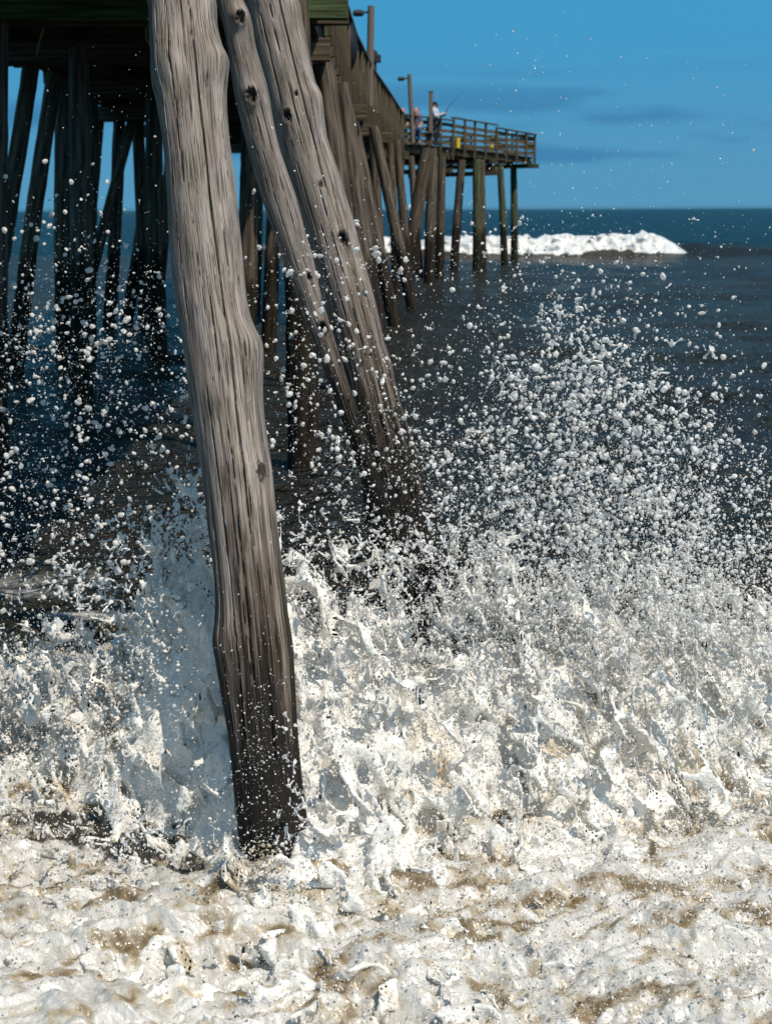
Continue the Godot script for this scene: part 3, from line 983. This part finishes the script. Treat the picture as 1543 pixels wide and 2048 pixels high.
func make_pier_things() -> void:
	lamp_post(742, 37.5, 2.42, 0.06, "wooden lamp post with a dark hooked head, nearer of the two on the pier")
	lamp_post(828, 58.2, 2.62, -0.13, "leaning wooden lamp post rising between the two sitting people")
	var b := Build.new()
	var p := deck_point(864, 59.6)
	var post := hub("timber_post", p)
	tag(post, "bare upright timber post beside the standing angler", "post")
	b.box(Vector3.ZERO, Vector3(0.0, 2.05, 0), 0.16, 0.16, Vector3.BACK)
	put("shaft", b.mesh(), mats.pole_wood, post)
	b = Build.new()
	b.box(Vector3(0, 2.05, 0), Vector3(0, 2.09, 0), 0.19, 0.19, Vector3.BACK)
	put("post_cap", b.mesh(), mats.timber, post)

	# pay telescope on its stand
	p = deck_point(751, 40.5)
	var scope := hub("viewing_telescope", p)
	tag(scope, "squat dark viewing telescope on a stand, just past the nearer lamp post", "telescope")
	b = Build.new()
	b.tube(PackedVector3Array([Vector3.ZERO, Vector3(0, 0.05, 0), Vector3(0, 0.1, 0), Vector3(0, 1.35, 0)]), PackedFloat32Array([0.2, 0.2, 0.10, 0.08]), 12)
	put("stand", b.mesh(), mats.timber, scope)
	b = Build.new()
	b.box(Vector3(-0.16, 1.45, 0), Vector3(0.2, 1.45, 0), 0.24, 0.2)
	b.tube(PackedVector3Array([Vector3(0, 1.54, 0), Vector3(0, 1.62, 0), Vector3(0, 1.68, 0)]), PackedFloat32Array([0.13, 0.11, 0.04]), 12)
	put("head", b.mesh(), mats.lamp_metal, scope)

	# rubbish sack and buckets
	p = deck_point(699, 29.0)
	var sack := Build.new()
	var n := fbm(5.0, 3, 71)
	for r in 13:
		for q in 17:
			var t := r / 12.0
			var a := TAU * q / 16.0
			var prof := sin(pow(t, 0.75) * PI) * 0.21 + (0.04 if t > 0.9 else 0.0)
			var o := Vector3(cos(a), 0, sin(a))
			var rr := prof * (1.0 + 0.22 * n.get_noise_3d(o.x * 0.5, t, o.z * 0.5))
			sack.v.append(Vector3(o.x * rr, t * 1.3, o.z * rr))
	for r in 12:
		for q in 16:
			var s := r * 17 + q
			sack.i.append_array([s, s + 1, s + 17, s + 1, s + 18, s + 17])
	smooth_normals(sack)
	var bag := put("rubbish_sack", sack.mesh(), mats.black_plastic)
	bag.position = p
	tag(bag, "tall bulging black sack leaning at the rail above the green beam end", "sack")
	var spots := [[918, 63.0, "yellow bucket standing behind the rail below the fishing rod"], [985, 68.5, "yellow bucket standing on the deck near the pier's seaward end"]]
	for k in spots:
		var bucket := hub("bucket", deck_point(k[0], k[1]))
		tag(bucket, k[2], "bucket", "buckets on the pier")
		b = Build.new()
		b.tube(PackedVector3Array([Vector3.ZERO, Vector3(0, 0.4, 0), Vector3(0, 0.42, 0)]), PackedFloat32Array([0.085, 0.10, 0.105]), 14)
		put("pail", b.mesh(), mats.yellow_plastic, bucket)
		b = Build.new()
		var arc := PackedVector3Array()
		var ar := PackedFloat32Array()
		for q in 9:
			arc.append(Vector3(cos(PI * q / 8.0) * 0.10, 0.4 + sin(PI * q / 8.0) * 0.16, 0))
			ar.append(0.008)
		b.tube(arc, ar, 6)
		put("handle", b.mesh(), mats.lamp_metal, bucket)
	# loose rope ends under the deck
	var lines := [[[[98, -20], [97, 20], [90, 60], [82, 85], [78, 108]], 18.0, "frayed pale rope hanging straight down under the deck"], [[[68, -20], [70, 5], [75, 20], [84, 28], [92, 24], [96, 5]], 17.6, "short loop of pale rope under the deck beside the hanging rope"], [[[303, -10], [301, 30], [296, 60], [297, 76], [308, 92]], 16.0, "pale rope end curling beside the thickest pile's upper edge"]]
	for k in lines:
		var pts := PackedVector3Array()
		var rad := PackedFloat32Array()
		for q in k[0]:
			pts.append(at(q[0], q[1], k[1]))
			rad.append(0.011)
		b = Build.new()
		b.tube(pts, rad, 6)
		var r := put("rope", b.mesh(), mats.rope)
		tag(r, k[2], "rope", "ropes hanging under the pier")


# ---------------------------------------------------------------- wash and splash
func tan_share(p: Vector3, n: FastNoiseLite, shift := 0.0) -> float:
	# sandy water between rafts of foam
	var m := 0.8 * n.get_noise_3d(p.x * 1.5, p.y * 1.4, p.z * 2.6) + 0.6 * n.get_noise_3d(p.x * 5.0 + 50.0, p.y * 5.0, p.z * 8.0)
	return smoothstep(0.08 + shift, 0.60 + shift, m)


func foam_color(t: float, g: float) -> Color:
	var white := Color(0.975, 0.962, 0.935).lerp(Color(0.93, 0.918, 0.89), g)
	if t < 0.5:
		return white.lerp(Color(0.72, 0.62, 0.46), t * 2.0)
	return Color(0.72, 0.62, 0.46).lerp(Color(0.36, 0.255, 0.13).lerp(Color(0.25, 0.18, 0.095), g), (t - 0.5) * 2.0)


func wash_height(x: float, d: float, n: FastNoiseLite, w: FastNoiseLite) -> float:
	var wx := x + 0.10 * w.get_noise_2d(x * 2.0, d * 2.0)
	var wd := d + 0.10 * w.get_noise_2d(x * 2.0 + 70.0, d * 2.0)
	var h := 0.09 * n.get_noise_2d(wx * 0.55, wd * 1.1)
	h += 0.06 * n.get_noise_2d(wx * 1.2 + 20.0, wd * 2.6)
	h += 0.045 * (0.3 - absf(n.get_noise_2d(wx * 2.7 + 60.0, wd * 5.4)))
	h += 0.03 * n.get_noise_2d(wx * 6.5 + 10.0, wd * 12.0)
	h += 0.016 * (0.3 - absf(n.get_noise_2d(wx * 14.0, wd * 22.0))) + 0.007 * n.get_noise_2d(wx * 34.0, wd * 44.0)
	# the wash heaps up against the pile's foot
	h += 0.13 * exp(-(pow((x + 0.55) / 0.32, 2) + pow((d - 4.95) / 0.22, 2)))
	return h


func make_wash() -> void:
	var n := fbm(1.0, 2, 81)
	var w := fbm(1.0, 2, 82)
	var tn := fbm(1.0, 4, 83)
	var b := Build.new()
	var cols := 560
	var rows := 520
	for r in rows:
		var d := 3.2 * pow(10.5 / 3.2, float(r) / (rows - 1))
		for q in cols:
			var x := lerpf(-1.15, 1.2, float(q) / (cols - 1)) * (0.8 + 0.32 * d)
			var h := wash_height(x, d, n, w)
			var edge := 8.3 + 0.25 * x + 1.6 * w.get_noise_2d(x * 0.9, 3.0) + 0.5 * w.get_noise_2d(x * 4.0, d * 3.0)
			var inside := smoothstep(edge + 0.5, edge - 0.9, d)
			var y := lerpf(-0.30, 0.10 + h, inside)
			var p := Vector3(x, y, -d)
			b.v.append(p)
			var t := tan_share(Vector3(x * 1.5, 0, -d * 1.7), tn, -0.15)
			var thin := clampf(0.5 + 1.3 * tn.get_noise_2d(x * 9.0, d * 15.0 + 30.0), 0, 1)
			# foam-free water beside the pile's foot, the pile's shadow painted into its colour
			var shadow_gap := smoothstep(0.10, -0.06, Vector2((x + 1.0) / 0.55, (d - 5.42 + 0.12 * (x + 1.0)) / 0.17).length() - 1.0 + 0.9 * tn.get_noise_2d(x * 3.0, d * 6.0))
			b.c.append((foam_color(t, thin) * 0.72).lerp(Color(0.045, 0.04, 0.033), shadow_gap))
	for r in rows - 1:
		for q in cols - 1:
			var s := r * cols + q
			b.i.append_array([s, s + cols, s + 1, s + 1, s + cols, s + cols + 1])
	smooth_normals(b)
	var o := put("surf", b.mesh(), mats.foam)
	tag(o, "churning white and sandy surf round the pile feet", "", "", "structure")


func crest(x: float) -> Vector3:
	# the burst's ridge: height, distance, share of it that is torn to shreds
	var marks := [[-2.2, 0.24, 6.4, 0.8], [-1.65, 0.32, 6.2, 0.85], [-1.2, 0.62, 6.1, 0.75], [-0.95, 1.08, 5.95, 0.45], [-0.75, 1.22, 5.85, 0.2], [-0.45, 1.06, 5.85, 0.25], [-0.1, 0.84, 5.95, 0.3], [0.2, 0.66, 6.1, 0.35], [0.5, 0.78, 6.2, 0.45], [0.8, 0.76, 6.3, 0.3], [1.2, 0.66, 6.5, 0.25], [1.7, 0.55, 6.7, 0.2], [2.2, 0.45, 6.9, 0.2]]
	var k := 0
	while k < marks.size() - 2 and marks[k + 1][0] < x:
		k += 1
	var a: Array = marks[k]
	var c: Array = marks[k + 1]
	var t := smoothstep(a[0], c[0], x)
	return Vector3(lerpf(a[1], c[1], t), lerpf(a[2], c[2], t), lerpf(a[3], c[3], t))


var skin_points := PackedVector3Array()
var skin_normals := PackedVector3Array()


func make_splash() -> Node3D:
	var splash := hub("splash", at(540, 1500, 5.9))
	splash.position = Vector3.ZERO
	tag(splash, "white burst of a wave breaking round the leaning piles, throwing spray high", "splash")
	var cell := 0.0138
	var o := Vector3(-2.1, -0.05, -7.1)
	var nx := 301
	var ny := 122
	var nz := 228
	var f := PackedFloat32Array()
	f.resize(nx * ny * nz)
	var lump := fbm(3.0, 4, 91)
	lump.fractal_gain = 0.56
	var fleck := fbm(13.0, 2, 96)
	var fold := fbm(5.0, 2, 92)
	var s1 := fbm(4.2, 2, 93)
	var s2 := fbm(4.2, 2, 94)
	# the pile that splits the wave
	var pa := at(520, 1200, 5.33)
	var pb := at(545, 1750, 5.12)
	for x in nx:
		var wx := o.x + x * cell
		var c := crest(wx)
		for z in nz:
			var wz := o.z + z * cell
			var d := -wz
			var u := (d - c.y) / (0.30 if d > c.y else lerpf(0.80, 0.44, smoothstep(-0.55, -0.85, wx)))
			var shadow_gap := smoothstep(1.25, 0.75, Vector2((wx + 1.0) / 0.55, (d - 5.42 + 0.12 * (wx + 1.0)) / 0.17).length())  # thins the burst over the pile shadow painted on the wash
			var ridge := exp(-u * u * 1.1)
			var calm := smoothstep(0.55, 0.1, ridge) * smoothstep(5.9, 5.4, d)
			var base := maxf(c.x * ridge, 0.07 * smoothstep(7.6, 6.6, d))
			for y in ny:
				var k := x + nx * (y + ny * z)
				var wy := o.y + y * cell
				var up := base - wy
				if up < -0.60 + 0.38 * calm:
					f[k] = -1.0
					continue
				if up > 0.80:
					f[k] = 0.2
					continue
				var p := Vector3(wx, wy, wz)
				var lift := clampf(wy / 1.2, 0, 1)
				var tear := lerpf(0.22, 0.75, clampf(c.z * 0.7 + lift * 0.45, 0, 1)) * lerpf(1.0, 0.72, calm)
				var m := up - 0.35 * exp(-(pow((wx + 0.70) / 0.17, 2) + pow((d - 4.98) / 0.26, 2))) - 0.3 * shadow_gap - 0.12 * lift - 0.22 * c.z + 0.03 * fleck.get_noise_3d(p.x, p.y * 0.5, p.z) + tear * lump.get_noise_3d(p.x + 0.25 * p.y * signf(p.x + 0.6), p.y * 0.5, p.z) + 0.05 * (0.3 - absf(fold.get_noise_3d(p.x, p.y * 0.8, p.z)) * 2.0)
				# shreds and strings: where two noises vanish together
				var a := s1.get_noise_3d(p.x + 0.35 * p.y, p.y * 0.55, p.z)
				var b := s2.get_noise_3d(p.x + 0.35 * p.y, p.y * 0.55, p.z)
				var strand := lerpf(0.125, 0.055, clampf(-up / 0.55, 0, 1)) - sqrt(a * a + b * b)
				m = maxf(m, strand * 0.22 if up > -0.5 + 0.43 * calm else -1.0)
				# room round the pile
				var t := clampf((pa.y - wy) / (pa.y - pb.y), -0.5, 1.3)
				var ax := pa.lerp(pb, t)
				var gap := Vector2(wx - ax.x, (wz - ax.z) * (0.35 if wz > ax.z else 1.0)).length() - lerpf(0.0, 0.195, smoothstep(-0.02, 0.55, wy)) - 0.10 * lift + 0.05 * lump.get_noise_3d(p.x * 1.5, p.y * 1.5, p.z * 1.5)
				f[k] = minf(m, gap)
	# one smoothing pass near the skin, so that thin films close
	var even := f.duplicate()
	for z in range(1, nz - 1):
		for y in range(1, ny - 1):
			var row := nx * (y + ny * z)
			for k in range(row + 1, row + nx - 1):
				if absf(f[k]) < 0.03:
					even[k] = 0.4 * f[k] + 0.1 * (f[k - 1] + f[k + 1] + f[k - nx] + f[k + nx] + f[k - nx * ny] + f[k + nx * ny]) + 0.002
	f = even
	var b := surface_nets(f, nx, ny, nz, o, cell)
	var tn := fbm(1.0, 4, 83)
	for p in b.v:
		var t := tan_share(p, tn) * lerpf(0.85, 0.22, smoothstep(0.05, 0.5, p.y + 0.15 * tn.get_noise_3d(p.x * 2.0, p.y, p.z * 2.0)))
		var g := clampf(0.5 + 1.4 * tn.get_noise_3d(p.x * 9.0, p.y * 9.0, p.z * 9.0), 0, 1)
		b.c.append(foam_color(t, g))
	skin_points = b.v
	skin_normals = b.n
	var sheet := put("water_sheet", b.mesh(), mats.foam, splash)
	tag(sheet, "torn white sheet of frothing water", "", "", "")
	return splash


func blob(s: int, stretch: Vector3, rough: float, rings := 8) -> ArrayMesh:
	var b := Build.new()
	var n := fbm(1.0, 2, s)
	var seg := rings * 2
	for r in rings + 1:
		for q in seg + 1:
			var a := PI * r / rings
			var c := TAU * q / seg
			var o := Vector3(sin(a) * cos(c), cos(a), sin(a) * sin(c))
			b.v.append(o * stretch * (1.0 + rough * n.get_noise_3d(o.x * 1.3, o.y * 1.3, o.z * 1.3)))
			b.n.append(o)
	for r in rings:
		for q in seg:
			var k := r * (seg + 1) + q
			b.i.append_array([k, k + seg + 1, k + 1, k + 1, k + seg + 1, k + seg + 2])
	smooth_normals(b)
	for k in b.n.size():
		if b.n[k].dot(b.v[k]) < 0:
			b.n[k] = -b.n[k]
	for r in rings + 1:
		b.n[r * (seg + 1)] = b.n[r * (seg + 1) + seg]
	return b.mesh()


func string_blob(s: int) -> ArrayMesh:
	# a torn thread of water with swellings along it, about 2 units long
	rng.seed = s
	var b := Build.new()
	for arm in rng.randi_range(1, 3):
		var p := Vector3.ZERO
		var dir := Vector3(rng.randf_range(-1, 1), rng.randf_range(-1, 1), rng.randf_range(-1, 1)).normalized()
		var pts := PackedVector3Array()
		var rad := PackedFloat32Array()
		var ph := rng.randf() * TAU
		for k in 12:
			pts.append(p)
			var t := k / 11.0
			var swell := 0.085 + 0.06 * sin(t * 9.0 + ph) + 0.14 * exp(-pow((t - 0.9) * 8.0, 2)) + 0.22 * exp(-t * t * 18.0)
			rad.append(maxf(0.03, swell) * (1.0 if k < 11 else 0.35))
			dir = (dir + Vector3(rng.randf_range(-1, 1), rng.randf_range(-1, 1), rng.randf_range(-1, 1)) * 0.3).normalized()
			p += dir * 0.17
		b.tube(pts, rad, 8)
	return b.mesh()


func make_spray(splash: Node3D) -> void:
	rng.seed = 404
	var shapes := [blob(1, Vector3.ONE, 0.12, 6), blob(2, Vector3(1.0, 0.8, 0.9), 0.5, 7), blob(3, Vector3(0.75, 1.25, 0.8), 0.45, 7), blob(4, Vector3(1.3, 0.75, 0.9), 0.7, 8), string_blob(5), string_blob(6), string_blob(7), string_blob(8), string_blob(9), string_blob(10)]
	var thin := fbm(3.2, 3, 95)
	# clouds of drops: middle (picture marks), spread, near, far, how many, smallest and largest radius (m), skew
	var clouds := [
		[1200, 1100, 240, 110, 5.8, 7.4, 12000, 0.0020, 0.015, 4.0],
		[1190, 900, 150, 130, 5.8, 7.6, 7500, 0.0019, 0.020, 4.0],
		[1140, 730, 110, 90, 5.8, 7.6, 1900, 0.0015, 0.016, 3.4],
		[1400, 1060, 110, 110, 5.8, 7.4, 3200, 0.0019, 0.014, 4.2],
		[980, 960, 110, 140, 5.8, 7.2, 3000, 0.0015, 0.013, 3.8],
		[1280, 1220, 260, 60, 5.5, 6.9, 13000, 0.0022, 0.012, 3.8],
		[130, 830, 170, 190, 5.7, 7.6, 5000, 0.0014, 0.018, 4.2],
		[230, 660, 160, 90, 5.7, 7.6, 1700, 0.0014, 0.016, 3.6],
		[100, 1080, 160, 90, 5.7, 7.0, 2000, 0.0016, 0.017, 3.6],
		[640, 740, 110, 140, 5.75, 6.8, 1700, 0.0012, 0.016, 4.0],
		[740, 970, 110, 100, 5.8, 6.7, 2000, 0.0012, 0.015, 3.9],
		[690, 540, 110, 50, 5.75, 6.7, 300, 0.0014, 0.018, 2.8],
		[150, 500, 150, 70, 5.7, 7.2, 260, 0.0014, 0.016, 3.0],
		[980, 530, 230, 70, 5.7, 7.5, 800, 0.0012, 0.011, 3.4],
		[1150, 330, 190, 150, 5.7, 7.5, 520, 0.0011, 0.0055, 2.6],
		[760, 330, 380, 200, 5.6, 7.0, 260, 0.0011, 0.005, 2.6],
		[240, 200, 110, 110, 5.6, 7.0, 70, 0.0012, 0.005, 2.6],
		[1420, 600, 110, 170, 5.7, 7.5, 200, 0.0012, 0.006, 2.6],
		[545, 1730, 60, 36, 4.7, 4.86, 700, 0.0016, 0.010, 2.6],
		[520, 1500, 60, 130, 4.75, 4.95, 800, 0.0010, 0.005, 2.8],
		[250, 1690, 140, 40, 4.9, 5.2, 420, 0.0018, 0.010, 2.4],
	]
	var made := []
	for c in clouds:
		var tries := 0
		var count := 0
		while count < c[6] and tries < c[6] * 6:
			tries += 1
			var px: float = c[0] + c[2] * rng.randfn()
			var py: float = c[1] + c[3] * rng.randfn()
			var p := at(px, py, rng.randf_range(c[4], c[5]))
			if p.y < 0.1:
				continue
			if rng.randf() > 0.35 + 1.5 * thin.get_noise_3d(p.x, p.y, p.z):
				continue
			var r: float = c[7] * pow(c[8] / c[7], pow(rng.randf(), c[9]))
			made.append([p, r])
			count += 1
	# froth thrown off the burst and the wash: lumps close over the surface
	var n := fbm(1.0, 2, 81)
	var w := fbm(1.0, 2, 82)
	for k in 80000:
		var x := rng.randf_range(-2.3, 2.3)
		var d := rng.randf_range(3.9, 8.0)
		if d < 5.3 and rng.randf() < lerpf(0.7, 0.0, smoothstep(-0.4, 0.5, x)):
			continue
		var c := crest(x)
		var u := (d - c.y) / (0.30 if d > c.y else 0.80)
		var h := maxf(c.x * exp(-u * u * 1.1), 0.12 + wash_height(x, d, n, w))
		var p := Vector3(x, h + absf(rng.randfn()) * 0.09 - 0.03, -d)
		if absf(x + 0.62 - 0.12 * (d - 5.2)) < 0.2 and d < 5.6:
			continue
		made.append([p, 0.0018 * pow(6.0 if d > 5.3 else 3.5, pow(rng.randf(), 3.0))])
	# froth that clings to the burst and lifts off it
	for k in 100000:
		var q := rng.randi() % skin_points.size()
		var p := skin_points[q] + skin_normals[q] * (0.05 * pow(rng.randf(), 2.0)) + Vector3(0, 0.06 * pow(rng.randf(), 3.0), 0)
		if p.y < 0.02 or (-p.z < 5.2 and rng.randf() < lerpf(0.5, 0.0, smoothstep(-0.4, 0.5, p.x))):
			continue
		made.append([p, 0.0018 * pow(4.5, pow(rng.randf(), 2.4))])
	# torn strings: middle (picture marks), spread, near, far, how many, size
	var torn := [[250, 1170, 110, 70, 5.6, 6.4, 260, 0.019], [370, 1060, 40, 40, 5.7, 6.0, 60, 0.022], [760, 1130, 130, 45, 5.6, 6.2, 200, 0.018], [1000, 1100, 60, 50, 5.8, 6.4, 90, 0.018], [590, 1560, 26, 80, 4.76, 4.95, 44, 0.017], [1170, 680, 60, 50, 6.0, 6.8, 40, 0.022], [1270, 820, 70, 70, 6.0, 6.8, 40, 0.022], [240, 1670, 110, 40, 4.9, 5.2, 40, 0.020], [860, 1200, 60, 50, 5.6, 6.0, 80, 0.018]]
	for c in torn:
		for k in c[6]:
			var p := at(c[0] + c[2] * rng.randfn(), c[1] + c[3] * rng.randfn(), rng.randf_range(c[4], c[5]))
			made.append([p, c[7] * rng.randf_range(0.4, 1.2), 1])
	made.sort_custom(func(a, b): return a[1] > b[1])
	var lists := []
	for k in shapes.size():
		lists.append([])
	var tn := fbm(1.0, 4, 83)
	for k in made.size():
		var p: Vector3 = made[k][0]
		var r: float = made[k][1]
		var kind := 0
		if made[k].size() > 2:
			kind = 4 + rng.randi() % 6
		elif r > 0.006:
			kind = [0, 0, 0, 1, 1, 2, 2, 3, 3, 4 + rng.randi() % 6][rng.randi() % 10]
		elif r > 0.003:
			kind = [0, 0, 1, 2, 3][rng.randi() % 5]
		var size := r * (1.3 if kind >= 4 else 0.82)
		var basis := Basis(Vector3(rng.randfn(), rng.randfn(), rng.randfn()).normalized(), rng.randf() * TAU) * Basis.from_scale(Vector3(rng.randf_range(0.7, 1.1), rng.randf_range(0.75, 1.1), rng.randf_range(0.85, 1.6)) * size)
		var tr := Transform3D(basis, p)
		if k < 300:
			var drop := put("water_drop", shapes[kind], mats.drop, splash)
			drop.transform = tr
		else:
			var tint := foam_color(tan_share(p, tn) * (0.8 if p.y < 0.35 else 0.12), rng.randf()) * rng.randf_range(0.95, 1.0)
			lists[kind].append([tr, tint])
	for k in shapes.size():
		var mm := MultiMesh.new()
		mm.transform_format = MultiMesh.TRANSFORM_3D
		mm.use_colors = true
		mm.mesh = shapes[k]
		mm.instance_count = lists[k].size()
		for q in lists[k].size():
			mm.set_instance_transform(q, lists[k][q][0])
			mm.set_instance_color(q, lists[k][q][1])
		var o := MultiMeshInstance3D.new()
		o.name = "spray"
		o.multimesh = mm
		o.material_override = mats.spray
		splash.add_child(o, true)
		tag(o, "", "", "", "stuff")


func _ready() -> void:
	light_and_lens()
	make_materials()
	make_sea()
	make_breaker()
	make_wash()
	make_pier()
	make_near_piles()
	make_pier_things()
	make_people()
	var splash := make_splash()
	make_spray(splash)
